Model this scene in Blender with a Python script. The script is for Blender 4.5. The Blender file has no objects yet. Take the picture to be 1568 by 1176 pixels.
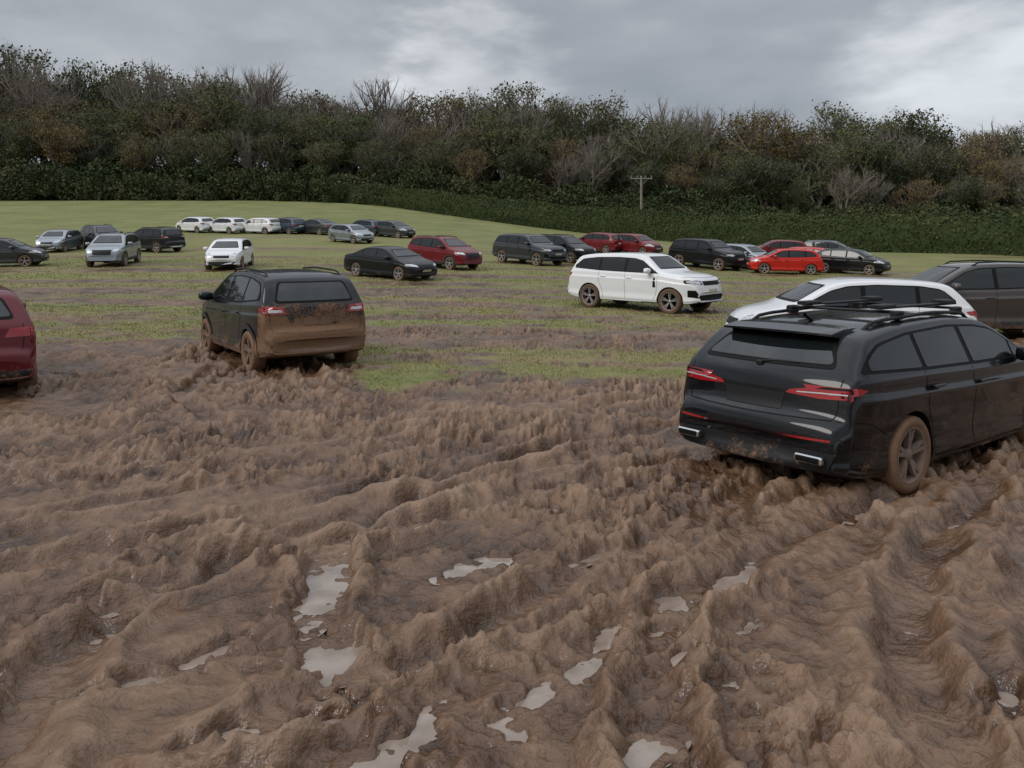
import bpy, bmesh, math, random
import numpy as np
from mathutils import Vector, Matrix, geometry
from mathutils.bvhtree import BVHTree
random.seed(7); rng=np.random.default_rng(7)
scene=bpy.context.scene
scene.view_settings.view_transform='Standard'
scene.view_settings.look='None'
scene.view_settings.exposure=0

# ---------------------------------------------------------------- noise
def _h(ix,iy,seed):
    ix=ix.astype(np.int64); iy=iy.astype(np.int64)
    h=(ix*374761393+iy*668265263+seed*974634777)&0xFFFFFFFF
    h=((h^(h>>13))*1274126177)&0xFFFFFFFF
    h=h^(h>>16)
    return (h&0xFFFFFF)/float(0x1000000)
def perlin(x,y,seed=0):
    x=np.asarray(x,float); y=np.asarray(y,float)
    x0=np.floor(x); y0=np.floor(y); fx=x-x0; fy=y-y0
    u=fx*fx*fx*(fx*(fx*6-15)+10); v=fy*fy*fy*(fy*(fy*6-15)+10)
    def g(i,j):
        a=_h(x0+i,y0+j,seed)*2*np.pi
        return np.cos(a)*(fx-i)+np.sin(a)*(fy-j)
    a=g(0,0)*(1-u)+g(1,0)*u; b=g(0,1)*(1-u)+g(1,1)*u
    return (a*(1-v)+b*v)*1.5
def fbm(x,y,o=4,seed=0):
    s=0;a=1.
    for i in range(o):
        s=s+a*perlin(x*2**i,y*2**i,seed+i*17); a*=.5
    return s
def sst(t): 
    t=np.clip(t,0,1); return t*t*(3-2*t)

# ---------------------------------------------------------------- terrain
tabd=np.arange(-50,1600,.25)
def mk(pts):
    p=np.array(pts,float); z=np.interp(tabd,p[:,0],p[:,1])
    k=np.exp(-np.linspace(-2.5,2.5,33)**2/2); k/=k.sum()
    return np.convolve(np.pad(z,16,mode='edge'),k,'valid')
LT=mk([(0,0),(7,.02),(11,.3),(12.4,.41),(16.5,.65),(25,1.25),(33,2.15),(40,3.05),(53,4.5),(73,7.4),(100,11.8),(130,17.2),(160,20),(180,22),(215,35),(300,37),(1600,37)])
RT=mk([(0,0),(7,.02),(12,.35),(17,.7),(25,1.15),(37,2.1),(47,2.9),(60,4.7),(80,6.2),(130,10.5),(160,13),(180,15.5),(215,29),(300,31),(1600,31)])
def base_h(x,y):
    x=np.asarray(x,float); y=np.asarray(y,float)
    u=x/np.maximum(y,10); s=sst((u+.35)/.85)
    return np.interp(y,tabd,LT)*(1-s)+np.interp(y,tabd,RT)*s

def mudmask(x,y):
    u=x/np.maximum(y,1)
    n=fbm(x*.45,y*.45,5,3)
    n2=fbm(x*2.2,y*2.2,3,4)
    yb=np.interp(u,[-.8,-.65,-.4,-.3,-.25,-.18,.15,.3,.45,.6,.9],[15.8,15.8,16.8,15.8,12.8,11.2,11.5,12.6,15,17,18])+n*1.2+n2*.35
    m=sst((yb-y)/1.9+.55)
    c=17.2-.12*x+.4*perlin(x*.3,y*0,5)
    w=2.0+.5*n
    b=np.exp(-((y-c)/w)**4)*sst((u+.3)/.15)
    m=np.maximum(m,b*np.clip(.85+.45*n+.35*n2,0,1))
    m=np.maximum(m,np.clip(.16+.8*fbm(x*.5+9,y*1.1,4,70),0,.75)*(y<26))
    for (y0,sl,w,st,sd) in [(21.8,.05,.8,.9,1),(25.4,-.06,.9,1.0,2),(28.3,.02,.6,.8,12),(30.5,.03,1.3,1.0,3),(33.2,.0,.8,.95,9),(37,-.04,1.1,.95,4),(42,.06,1.0,.9,5),(47,-.03,1.0,.75,6),(56,.03,1.1,.6,7),(66,0,1.1,.45,8)]:
        cc=y0+sl*x+1.0*perlin(x*.08,y*0+sd,sd)
        bb=np.exp(-((y-cc)/w)**2)*np.clip(.85+1.1*fbm(x*.15,y*.4,3,40+sd),0,1)
        m=np.maximum(m,bb*st)
    return np.clip(m,0,1)

TR=[
 [(-5.8,4.0),(-3.59,5.5),(-2.05,6.95),(.6,9.4),(2.35,11),(4,12)],
 [(-5.2,3.3),(-3.0,4.6),(-2.19,5.42),(-1.19,6.39),(.8,8.2),(1.9,9.0)],
 [(-.9,3.0),(-.14,3.88),(.455,4.71),(1.43,5.8),(2.36,6.8),(3.2,7.2)],
 [(.457,2.2),(.59,3.3),(.81,4.04),(1.55,5.08),(3.0,6.3)],
 [(-1.55,2.2),(-1.95,3.2),(-2.05,3.88),(-1.74,4.6),(-.92,6.0),(.4,7.4)],
 [(-.5,2.2),(-.66,3.0),(-.95,3.88),(-1.17,4.95),(-.5,6.8),(1,8.6)],
 [(2.0,2.4),(2.8,4.2),(4,6),(5.5,7.3),(8,9)],
 [(1.3,2.2),(2.0,4.0),(3.0,5.5),(3.9,6.3)],
 [(-3.5,13.3),(-2.7,11),(-1,9.6),(1.5,10.2),(3,11)],
 [(-4.9,13),(-4.5,10.5),(-3,8.5),(-.5,8.2),(2,9.4)],
 [(-9,9.5),(-5,8.8),(-2,9.2),(1,10.5),(3,12)],
 [(-9,8),(-5.5,6.9),(-3,7.6),(-.5,9.0)],
 [(3,3),(4,4.8),(5.5,6.3),(8,8)],
 [(-10,13),(-6,12),(-3,11.8)],
 [(-10,14.4),(-7,13.6),(-5,13.2)],
 [(-4,3.0),(-2.4,4.2),(-.9,5.4),(.9,7.0),(2.4,7.9)],
 [(-.1,2.2),(.2,3.4),(1.1,4.4),(2.3,5.6),(3.4,6.6)],
 [(-7,6.0),(-4,7.0),(-1.5,8.0),(1,9.0)],
]
PUD=[ # x,y, r_across, r_along, angle
 (-1.07,4.42,.10,.42,5),(-.17,4.78,.10,.26,-52),(-2.27,4.05,.09,.22,-45),(.88,4.26,.08,.12,-20),
 (-.79,3.56,.12,.15,15),(-1.6,3.36,.08,.22,-55),(-1.1,2.93,.06,.14,-55),(-.46,2.75,.08,.36,-22),
 (.33,3.5,.05,.16,-30),(.50,3.88,.05,.18,-30),(-.6,5.5,.08,.24,-60),(.82,3.6,.06,.10,-60),(.88,3.3,.06,.13,-55),
 (.5,2.85,.05,.14,-50),(0.0,3.02,.05,.13,20),(1.95,3.1,.07,.2,-40),(-1.37,3.66,.045,.15,-35),(-.37,4.05,.045,.12,-40),
 (.2,5.9,.05,.16,-55),(-2.2,3.2,.05,.1,0),(-1.35,4.75,.04,.14,-45),
 (.1,3.25,.04,.12,-20),(1.2,3.9,.045,.14,-45),(.45,4.9,.05,.18,-45)]
WL=-.035
SOFT=None
def terrain(x,y,detail=True):
    global SOFT
    x=np.asarray(x,float); y=np.asarray(y,float)
    b=base_h(x,y); m=mudmask(x,y)
    d=np.zeros_like(b); SOFT=np.zeros_like(b)
    if detail:
        near=(y<48)&(y>-4)&(np.abs(x)<45)
        xs=x[near]; ys=y[near]
        wx=xs+.08*fbm(xs*2.1,ys*2.1,3,11); wy=ys+.08*fbm(xs*2.1,ys*2.1,3,12)
        ca,sa=math.cos(math.radians(43)),math.sin(math.radians(43))
        p=(wx*ca+wy*sa); q=(-wx*sa+wy*ca)
        rut=np.zeros_like(xs); soft=np.zeros_like(xs)
        for k,tr in enumerate(TR):
            best=np.full(xs.shape,9.); al=np.zeros_like(xs); acc=0
            for (a,c) in zip(tr[:-1],tr[1:]):
                ax,ay=a; dx,dy=c[0]-ax,c[1]-ay; L2=dx*dx+dy*dy
                t=np.clip(((wx-ax)*dx+(wy-ay)*dy)/L2,0,1)
                dd=np.hypot(wx-ax-t*dx,wy-ay-t*dy); L=math.sqrt(L2)
                al=np.where(dd<best,acc+t*L,al); best=np.minimum(best,dd); acc+=L
            mod=np.clip(.85+.75*perlin(xs*.8+k*7.3,ys*.8,50+k),.25,1.35)
            bot=np.exp(-(best/.13)**4)
            rut+=mod*(-.068*bot+.052*np.exp(-((best-.21)/.060)**2))
            tread=np.sin(2*np.pi*(al/.085+best*3))
            rut+=mod*.004*np.clip(tread*2,-1,1)*bot
            soft=np.maximum(soft,bot*np.clip(mod,0,1))
        patch=np.clip(.62+1.0*fbm(xs*.75,ys*.75,3,30),.12,1.5)
        churn=patch*(.68+.80*sst((ys-4.6)/3))*(1-.8*np.clip(soft,0,1))
        lump=lambda a,b,s:(np.abs(perlin(a,b,s))*2.0-.45)
        clod=lambda a,b,s,t0,w:sst((perlin(a,b,s)-t0)/w)
        w2x=wx+.035*fbm(xs*9,ys*9,2,81); w2y=wy+.035*fbm(xs*9,ys*9,2,82)
        h=.032*fbm(wx*.8,wy*.8,3,20)
        h+=.030*(.5+.5*churn)*lump(p*1.2,q*4.0,21)
        h+=.022*(.3+churn)*fbm(p*2.6,q*5.0,3,22)
        h+=.048*churn*clod(w2x*6,w2y*6,23,.0,.36)
        h+=.036*churn*clod(w2x*12,w2y*12,24,-.02,.28)
        h+=.015*churn*clod(w2x*25,w2y*25,26,.0,.32)
        h-=.036*churn
        h+=.0025*perlin(xs*28,ys*28,25)
        h+=np.clip(rut,-.12,.10)
        for (px,py,ra,rl,an) in PUD:
            sel=(np.abs(xs-px)<1.1)&(np.abs(ys-py)<1.1)
            if not sel.any(): continue
            X=xs[sel]-px; Y=ys[sel]-py; a=math.radians(an)
            al=-X*math.sin(a)+Y*math.cos(a); ac=X*math.cos(a)+Y*math.sin(a)
            qd=np.sqrt((ac/ra)**2+(al/rl)**2)+.85*fbm(xs[sel]*8,ys[sel]*8,4,77)
            hs=h[sel]
            hs=np.maximum(hs,WL+.010-.3*sst((qd-1.9)/1.2))
            t=sst((1.40-qd)/.65)
            hs=hs*(1-t)+(WL-.018+.25*(hs-WL))*t
            h[sel]=hs
        mm=m[near]
        fade=np.clip(1-(ys-18)/40,.25,1)
        d[near]=h*sst(mm*1.25)*fade+(1-mm)*.03*fbm(xs*1.5,ys*1.5,3,60)
        SOFT[near]=soft
    return b+d,m,d

def mesh_obj(name,verts,faces,mats=(),parent=None,smooth=False,loopfmt=None):
    me=bpy.data.meshes.new(name)
    verts=np.asarray(verts,np.float32); faces=np.asarray(faces,np.int32)
    n=faces.shape[1]
    me.vertices.add(len(verts)); me.vertices.foreach_set('co',verts.ravel())
    me.loops.add(faces.size); me.loops.foreach_set('vertex_index',faces.ravel())
    me.polygons.add(len(faces)); me.polygons.foreach_set('loop_start',np.arange(0,faces.size,n,dtype=np.int32))
    try: me.polygons.foreach_set('loop_total',np.full(len(faces),n,np.int32))
    except Exception: pass
    me.polygons.foreach_set('use_smooth',np.full(len(faces),smooth))
    for m in mats: me.materials.append(m)
    me.update(calc_edges=True)
    ob=bpy.data.objects.new(name,me); scene.collection.objects.link(ob)
    if parent: ob.parent=parent
    return ob
def add_attr(me,name,vals):
    a=me.attributes.new(name,'FLOAT','POINT'); a.data.foreach_set('value',np.asarray(vals,np.float32))

# ---------------------------------------------------------------- node helpers
class NT:
    def __init__(s,name):
        s.m=bpy.data.materials.new(name); s.m.use_nodes=True; s.t=s.m.node_tree
        s.n=s.t.nodes; s.l=s.t.links
        s.b=s.n['Principled BSDF']
    def new(s,ty,**k):
        n=s.n.new(ty)
        for a,v in k.items(): setattr(n,a,v)
        return n
    def link(s,a,b): s.l.new(a,b)
    def noise(s,vec,scale,detail=4,rough=.55):
        n=s.new('ShaderNodeTexNoise'); n.inputs['Scale'].default_value=scale; n.inputs['Detail'].default_value=detail
        n.inputs['Roughness'].default_value=rough
        if vec is not None: s.link(vec,n.inputs['Vector'])
        return n.outputs['Fac']
    def math(s,op,a,b=None,c=None,clamp=False):
        n=s.new('ShaderNodeMath',operation=op); n.use_clamp=clamp
        for i,v in enumerate((a,b,c)):
            if v is None: continue
            if isinstance(v,(int,float)): n.inputs[i].default_value=v
            else: s.link(v,n.inputs[i])
        return n.outputs[0]
    def map(s,v,a,b,c=0,d=1,smooth=True):
        n=s.new('ShaderNodeMapRange'); n.clamp=True
        if smooth: n.interpolation_type='SMOOTHSTEP'
        for i,q in enumerate((v,a,b,c,d)):
            if isinstance(q,(int,float)): n.inputs[i].default_value=q
            else: s.link(q,n.inputs[i])
        return n.outputs[0]
    def mix(s,f,a,b):
        n=s.new('ShaderNodeMix',data_type='RGBA')
        for i,v in ((0,f),(6,a),(7,b)):
            if isinstance(v,(int,float)): n.inputs[i].default_value=v
            elif isinstance(v,tuple): n.inputs[i].default_value=(*v,1)
            else: s.link(v,n.inputs[i])
        return n.outputs[2]
    def ramp(s,f,stops):
        n=s.new('ShaderNodeValToRGB'); e=n.color_ramp.elements
        while len(e)<len(stops): e.new(.5)
        for i,(p,c) in enumerate(stops): e[i].position=p; e[i].color=(*c,1)
        s.link(f,n.inputs[0]); return n.outputs[0]
    def bump(s,h,dist,strength=1.):
        n=s.new('ShaderNodeBump'); n.inputs['Distance'].default_value=dist; n.inputs['Strength'].default_value=strength
        s.link(h,n.inputs['Height']); s.link(n.outputs[0],s.b.inputs['Normal'])
    def set(s,**k):
        for a,v in k.items():
            a=a.replace('_',' ')
            if isinstance(v,tuple): v=(*v,1)
            if isinstance(v,(int,float,tuple)): s.b.inputs[a].default_value=v
            else: s.link(v,s.b.inputs[a])

# ground material
def ground_mat():
    t=NT('field_ground')
    geo=t.new('ShaderNodeNewGeometry'); P=geo.outputs['Position']
    am=t.new('ShaderNodeAttribute',attribute_name='mud').outputs['Fac']
    ah=t.new('ShaderNodeAttribute',attribute_name='hgt').outputs['Fac']
    asf=t.new('ShaderNodeAttribute',attribute_name='soft').outputs['Fac']
    n1=t.noise(P,1.1,4,.6); n2=t.noise(P,7,4,.60); n3=t.noise(P,38,2,.6); n4=t.noise(P,.25,3,.6)
    f=t.math('ADD',t.math('MULTIPLY',n1,.6),t.math('MULTIPLY',n2,.4))
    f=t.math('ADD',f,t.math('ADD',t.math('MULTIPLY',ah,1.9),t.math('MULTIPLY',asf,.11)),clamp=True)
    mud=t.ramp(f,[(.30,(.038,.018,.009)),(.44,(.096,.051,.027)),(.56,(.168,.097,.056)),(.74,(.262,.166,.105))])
    n5=t.noise(P,3.2,2,.5)
    mud=t.mix(t.map(n5,.60,.75,0,.35),mud,(.20,.092,.038))
    g=t.ramp(t.math('ADD',t.math('MULTIPLY',n4,.6),t.math('MULTIPLY',n2,.4)),[(.34,(.112,.130,.033)),(.5,(.165,.182,.052)),(.66,(.228,.232,.082))])
    mp=t.new('ShaderNodeMapping'); mp.inputs['Scale'].default_value=(.12,.7,.7); t.link(P,mp.inputs[0])
    n6=t.noise(mp.outputs[0],1.0,4,.6)
    sy=t.new('ShaderNodeSeparateXYZ'); t.link(P,sy.inputs[0])
    st=t.math('MULTIPLY',t.map(n6,.40,.66,0,.9),t.map(sy.outputs[1],35,80,1,.4))
    g=t.mix(st,g,(.230,.178,.088))
    edge=t.math('ADD',am,t.math('MULTIPLY',t.math('SUBTRACT',t.math('ADD',n2,n3),1.0),1.0))
    fac=t.map(edge,.18,.58)
    col=t.mix(fac,g,mud)
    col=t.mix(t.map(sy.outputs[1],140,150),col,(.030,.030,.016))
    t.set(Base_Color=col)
    wet=t.map(t.math('ADD',t.math('MULTIPLY',ah,3.),t.math('ADD',n1,t.math('MULTIPLY',n2,.5))),.50,1.0,.16,.52)
    r=t.new('ShaderNodeMix',data_type='FLOAT'); t.link(fac,r.inputs[0]); r.inputs[2].default_value=.9; t.link(wet,r.inputs[3])
    t.set(Roughness=r.outputs[0],Specular_IOR_Level=.5)
    hb=t.math('ADD',t.math('MULTIPLY',n2,1.),t.math('MULTIPLY',n3,.22))
    t.bump(hb,.05,.75)
    return t.m
def grid_axis(lo,segs):
    out=[lo]
    for end,fn in segs:
        while out[-1]<end: out.append(out[-1]+fn(out[-1]))
    return out
ys=grid_axis(-25,[(1.2,lambda v:max(.4,-v*.1)),(2.6,lambda v:.014),(26,lambda v:.0050*v),(200,lambda v:.013*v),(1500,lambda v:.06*v)])
xp=grid_axis(0,[(3,lambda v:.016),(13,lambda v:.006*v),(32,lambda v:.02*v),(1300,lambda v:.06*v)])
xs=[-v for v in xp[:0:-1]]+xp
XX,YY=np.meshgrid(np.array(xs),np.array(ys))
Z,M,D=terrain(XX.ravel(),YY.ravel())
nx,ny=len(xs),len(ys)
idx=np.arange(nx*ny).reshape(ny,nx)
F=np.stack([idx[:-1,:-1],idx[:-1,1:],idx[1:,1:],idx[1:,:-1]],-1).reshape(-1,4)
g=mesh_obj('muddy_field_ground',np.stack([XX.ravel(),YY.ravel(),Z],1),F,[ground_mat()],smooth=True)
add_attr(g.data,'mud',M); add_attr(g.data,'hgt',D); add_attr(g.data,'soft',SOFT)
lo=D[(YY.ravel()>2.4)&(YY.ravel()<8)&(abs(XX.ravel())<5)]

# water
t=NT('puddle_water'); geo=t.new('ShaderNodeNewGeometry')
t.set(Base_Color=t.ramp(t.noise(geo.outputs['Position'],5,3),[(.35,(.22,.16,.12)),(.65,(.36,.29,.24))]),Roughness=.04,IOR=1.6,Specular_IOR_Level=.8)
t.bump(t.noise(geo.outputs['Position'],14,2),.002,.35)
wv=[];wf=[]
for (px,py,ra,rl,an) in PUD:
    a=math.radians(an); b0=len(wv); wv.append((px,py,float(WL+base_h(px,py))))
    for i in range(24):
        th=i/24*2*math.pi; ac=math.cos(th)*ra*1.75; al=math.sin(th)*rl*1.6
        X=ac*math.cos(a)-al*math.sin(a); Y=ac*math.sin(a)+al*math.cos(a)
        wv.append((px+X,py+Y,float(WL+base_h(px,py))))
    for i in range(24): wf.append((b0,b0+1+i,b0+1+(i+1)%24))
gx=np.linspace(-9,9,40); gy=np.linspace(1.8,10.5,30); GX,GY=np.meshgrid(gx,gy); o=len(wv)
RW=float(np.percentile(lo,1.6)); 
for a,b in zip(GX.ravel(),GY.ravel()): wv.append((a,b,float(base_h(a,b))+RW))
gi=np.arange(GX.size).reshape(GX.shape)+o
for i in range(gi.shape[0]-1):
    for j in range(gi.shape[1]-1):
        wf.append((gi[i,j],gi[i,j+1],gi[i+1,j+1])); wf.append((gi[i,j],gi[i+1,j+1],gi[i+1,j]))
mesh_obj('puddle_water',wv,wf,[t.m])

# grass blades
def grass():
    N=330000
    d=np.exp(rng.uniform(np.log(10.5),np.log(48),N)); u=rng.uniform(-.85,.85,N)
    x=u*d; y=d
    m=mudmask(x,y)
    dens=fbm(x*1.2,y*1.2,3,90)
    keep=(m+.25*rng.random(N)+.45*dens<.40); x=x[keep]; y=y[keep]; d=d[keep]; n=len(x)
    z=terrain(x,y)[0]-.005
    sc=np.clip(d/13,.9,2.2)
    h=rng.uniform(.015,.048,n)*np.sqrt(sc); w=rng.uniform(.005,.011,n)*sc
    a=rng.uniform(0,2*np.pi,n); l=rng.uniform(.1,.9,n)*h; la=rng.uniform(0,2*np.pi,n)
    v=np.zeros((n,3,3))
    v[:,0]=np.stack([x-np.cos(a)*w,y-np.sin(a)*w,z],1); v[:,1]=np.stack([x+np.cos(a)*w,y+np.sin(a)*w,z],1)
    v[:,2]=np.stack([x+np.cos(la)*l,y+np.sin(la)*l,z+h],1)
    t=NT('grass_blades'); at=t.new('ShaderNodeAttribute',attribute_name='v').outputs['Fac']
    t.set(Base_Color=t.ramp(at,[(0,(.15,.162,.052)),(.35,(.225,.232,.082)),(.65,(.29,.268,.115)),(1,(.31,.25,.14))]),Roughness=.7,Specular_IOR_Level=.2)
    ob=mesh_obj('grass',v.reshape(-1,3),np.arange(3*n).reshape(-1,3),[t.m])
    val=np.clip(rng.random(n)*.6+.25+.4*fbm(x*.5,y*.5,3,95),0,1)
    add_attr(ob.data,'v',np.repeat(val,3))
grass()

# ---------------------------------------------------------------- foliage
def leafmat(name,stops,seed=False):
    t=NT(name); at=t.new('ShaderNodeAttribute',attribute_name='v').outputs['Fac']
    oi=t.new('ShaderNodeObjectInfo').outputs['Random']
    c=t.ramp(oi,stops)
    hs=t.new('ShaderNodeHueSaturation'); t.link(c,hs.inputs['Color']); t.link(t.map(at,0,1,.5,1.8,False),hs.inputs['Value'])
    t.set(Base_Color=hs.outputs[0],Roughness=.8,Specular_IOR_Level=.15); return t.m
t=NT('bark'); geo=t.new('ShaderNodeNewGeometry')
t.set(Base_Color=t.ramp(t.noise(geo.outputs['Position'],3,2),[(.3,(.13,.11,.09)),(.7,(.24,.21,.175))]),Roughness=.9); BARK=t.m
GREEN=leafmat('woodland_leaves',[(0,(.062,.086,.030)),(.3,(.105,.110,.038)),(.6,(.074,.088,.034)),(.85,(.155,.108,.042)),(1,(.115,.106,.044))])
BROWN=leafmat('autumn_leaves',[(0,(.155,.122,.064)),(.5,(.120,.114,.056)),(1,(.180,.118,.058))])
DARK=leafmat('ivy_undergrowth',[(0,(.040,.056,.024)),(.5,(.056,.070,.030)),(1,(.075,.076,.036))])
def tubes(segs,n=4):
    V=[];Fc=[]
    for (p0,p1,r0,r1) in segs:
        d=(p1-p0); L=np.linalg.norm(d)+1e-9; d=d/L
        a=np.cross(d,[0,0,1.]) if abs(d[2])<.95 else np.cross(d,[1.,0,0]); a/=np.linalg.norm(a); b=np.cross(d,a)
        o=len(V)
        for (p,r) in ((p0,r0),(p1,r1)):
            for i in range(n):
                th=i/n*2*math.pi; V.append(p+r*(math.cos(th)*a+math.sin(th)*b))
        for i in range(n): Fc.append((o+i,o+(i+1)%n,o+n+(i+1)%n,o+n+i))
    return np.array(V),np.array(Fc)
def leafquads(C,size,seedv):
    n=len(C); a=rng.normal(size=(n,3)); a/=np.linalg.norm(a,axis=1)[:,None]
    b=np.cross(a,rng.normal(size=(n,3))); b/=np.linalg.norm(b,axis=1)[:,None]
    s=(size*rng.uniform(.5,1.3,n))[:,None]
    V=np.stack([C-a*s,C-b*s*.6,C+a*s,C+b*s*.6],1).reshape(-1,3)
    return V,np.arange(4*n).reshape(-1,4)
def make_tree(name,leafy,mat,spread=.55,top_bare=False,lsz=.19):
    H=18.; segs=[]; tips=[]; 
    r=random.Random(sum(map(ord,name)))
    def br(p,d,L,rad,lev):
        k=2 if lev<3 else 1; q=p
        for i in range(k):
            dd=d+np.array([r.gauss(0,.12),r.gauss(0,.12),r.gauss(.03,.08)]); dd/=np.linalg.norm(dd)
            q2=q+dd*L/k; segs.append((q,q2,rad*(1-.35*i/k),rad*(1-.35*(i+1)/k))); q=q2
            if i==0 and k==2 and lev>0: kids(q,dd,L*.6,rad*.5,lev,2)
        if lev>=4: tips.append(q); return
        kids(q,dd,L,rad*.65,lev,4 if lev<2 else 3)
    def kids(q,dd,L,rad,lev,n):
        if lev>=4: tips.append(q); return
        for j in range(n):
            th=r.random()*2*math.pi; s=r.uniform(.35,1)*spread*1.5
            nd=dd+np.array([math.cos(th)*s,math.sin(th)*s,r.uniform(-.15,.35)]); nd/=np.linalg.norm(nd)
            br(q,nd,L*r.uniform(.62,.85),rad,lev+1)
    br(np.zeros(3),np.array([0,0,1.]),5.0,.35,0)
    ends=np.array([s[1] for s in segs]); mz=ends[:,2].max(); sc=H/mz
    tw=[]
    for tp in tips:
        for j in range(4):
            d=np.array([r.gauss(0,.5),r.gauss(0,.5),r.uniform(.3,1.1)]); tw.append((tp,tp+d*.9,.02,.008))
    V1,F1=tubes(segs,5); V2,F2=tubes(tw,3)
    C=[]; vals=[]
    for tp in tips:
        hz=tp[2]/mz
        pr=leafy*(1.0 if not top_bare else max(0.05,1.25-hz*1.25))
        n=int(pr*r.uniform(.3,1.7))
        cv=r.uniform(0.0,.95)
        for j in range(n): C.append(tp+np.array([r.gauss(0,.6),r.gauss(0,.6),r.gauss(0,.45)])); vals.append(cv)
    C=np.array(C); V3,F3=leafquads(C,np.full(len(C),lsz),0)
    vals=np.array(vals)*.7+rng.random(len(C))*.3
    V=np.concatenate([V1,V2,V3]); 
    Fc=np.concatenate([F1,F2+len(V1),F3+len(V1)+len(V2)])
    V[:,2]*=sc; V[:,:2]*=sc*1.0
    me=mesh_obj(name,V,Fc,[BARK,mat])
    mi=np.zeros(len(Fc),np.int32); mi[len(F1)+len(F2):]=1
    me.data.polygons.foreach_set('material_index',mi)
    add_attr(me.data,'v',np.concatenate([np.full(len(V1)+len(V2),.5),np.repeat(vals,4)]))
    d=me.data; bpy.data.objects.remove(me); return d
def make_bush(name,mat,n=3200):
    C=[];vals=[]
    for k in range(26):
        c=np.array([rng.uniform(-2.6,2.6),rng.uniform(-1.8,1.8),rng.uniform(.4,3.6)]); 
        c[2]*=1-.3*abs(c[0])/2.6
        rr=rng.uniform(.7,1.4); cv=rng.uniform(.1,.9)
        p=rng.normal(size=(n//26,3)); p/=np.linalg.norm(p,axis=1)[:,None]; p*=rr*rng.uniform(.6,1.1,(len(p),1))
        C.append(c+p); vals.append(np.full(len(p),cv)*.7+rng.random(len(p))*.3)
    C=np.concatenate(C); C[:,2]=np.abs(C[:,2]); vals=np.concatenate(vals)
    V,Fc=leafquads(C,np.full(len(C),.19),0)
    me=mesh_obj(name,V,Fc,[mat]); add_attr(me.data,'v',np.repeat(vals,4)); d=me.data; bpy.data.objects.remove(me); return d
TG=[make_tree('oak_a',20,GREEN),make_tree('oak_b',17,GREEN,.6),make_tree('oak_c',22,DARK,.5)]
TB=[make_tree('ash_a',5,BROWN,.42,True,.14),make_tree('ash_b',4,BROWN,.48,True,.14),make_tree('ash_c',8,GREEN,.45,True,.15)]
BU=[make_bush('bush_a',DARK),make_bush('bush_b',DARK),make_bush('bush_c',DARK)]
wood=bpy.data.objects.new('distant_woodland',None); scene.collection.objects.link(wood)
SKY=np.array([(-600,90),(-200,80),(0,78),(60,86),(120,88),(170,100),(215,128),(240,84),(285,82),(330,100),(400,105),(450,125),(500,118),(560,128),(620,150),(680,148),(760,135),(850,138),(900,160),(1000,155),(1060,163),(1130,178),(1180,168),(1240,196),(1320,166),(1380,180),(1450,203),(1568,190),(1800,180),(2200,190)],float)
def put(data,x,y,h,nm,base=18.,wide=1.):
    o=bpy.data.objects.new(nm,data); scene.collection.objects.link(o); o.parent=wood
    o.location=(x,y,float(base_h(x,y))-.3); s=h/base
    o.scale=(s*wide,s*wide,s); o.rotation_euler=(0,0,random.uniform(0,6.28))
for row,(dd,sp,hf) in enumerate([(137,6.5,.62),(144,6.5,.80),(152,6.4,.92),(161,6.2,1.0),(172,6.2,.99)]):
    x=-145+random.uniform(0,4)
    while x<165:
        yy=dd+random.uniform(-2.5,2.5); uu=x/yy; px=784+1200*uu
        ty=np.interp(px,SKY[:,0],SKY[:,1])
        h=(450-ty)/1200*yy+1.65-float(base_h(x,yy)); h*=hf*random.uniform(.76,1.05)
        rnd_=random.random()
        if row<2: d=random.choice(TG+[TG[0]]) if rnd_<.8 else random.choice(TB)
        elif row<4: d=random.choice(TG) if rnd_<.38 else random.choice(TB)
        else: d=random.choice(TB) if rnd_<.85 else random.choice(TG)
        put(d,x,yy,max(h,8),'tree',wide=random.uniform(.8,1.15))
        x+=sp*random.uniform(.7,1.35)
for dd,hh,sp,wd in ((131,4.6,3.8,1),(134,7.0,4,.9),(140,8,4.5,.9),(156,9,5,.8),(168,12,5,.6)):
    x=-150
    while x<170:
        put(random.choice(BU),x,dd+random.uniform(-1.5,1.5),random.uniform(.75,1.2)*hh,'undergrowth',base=4.6,wide=random.uniform(.9,1.2)*wd); x+=random.uniform(.75,1.15)*sp

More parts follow.
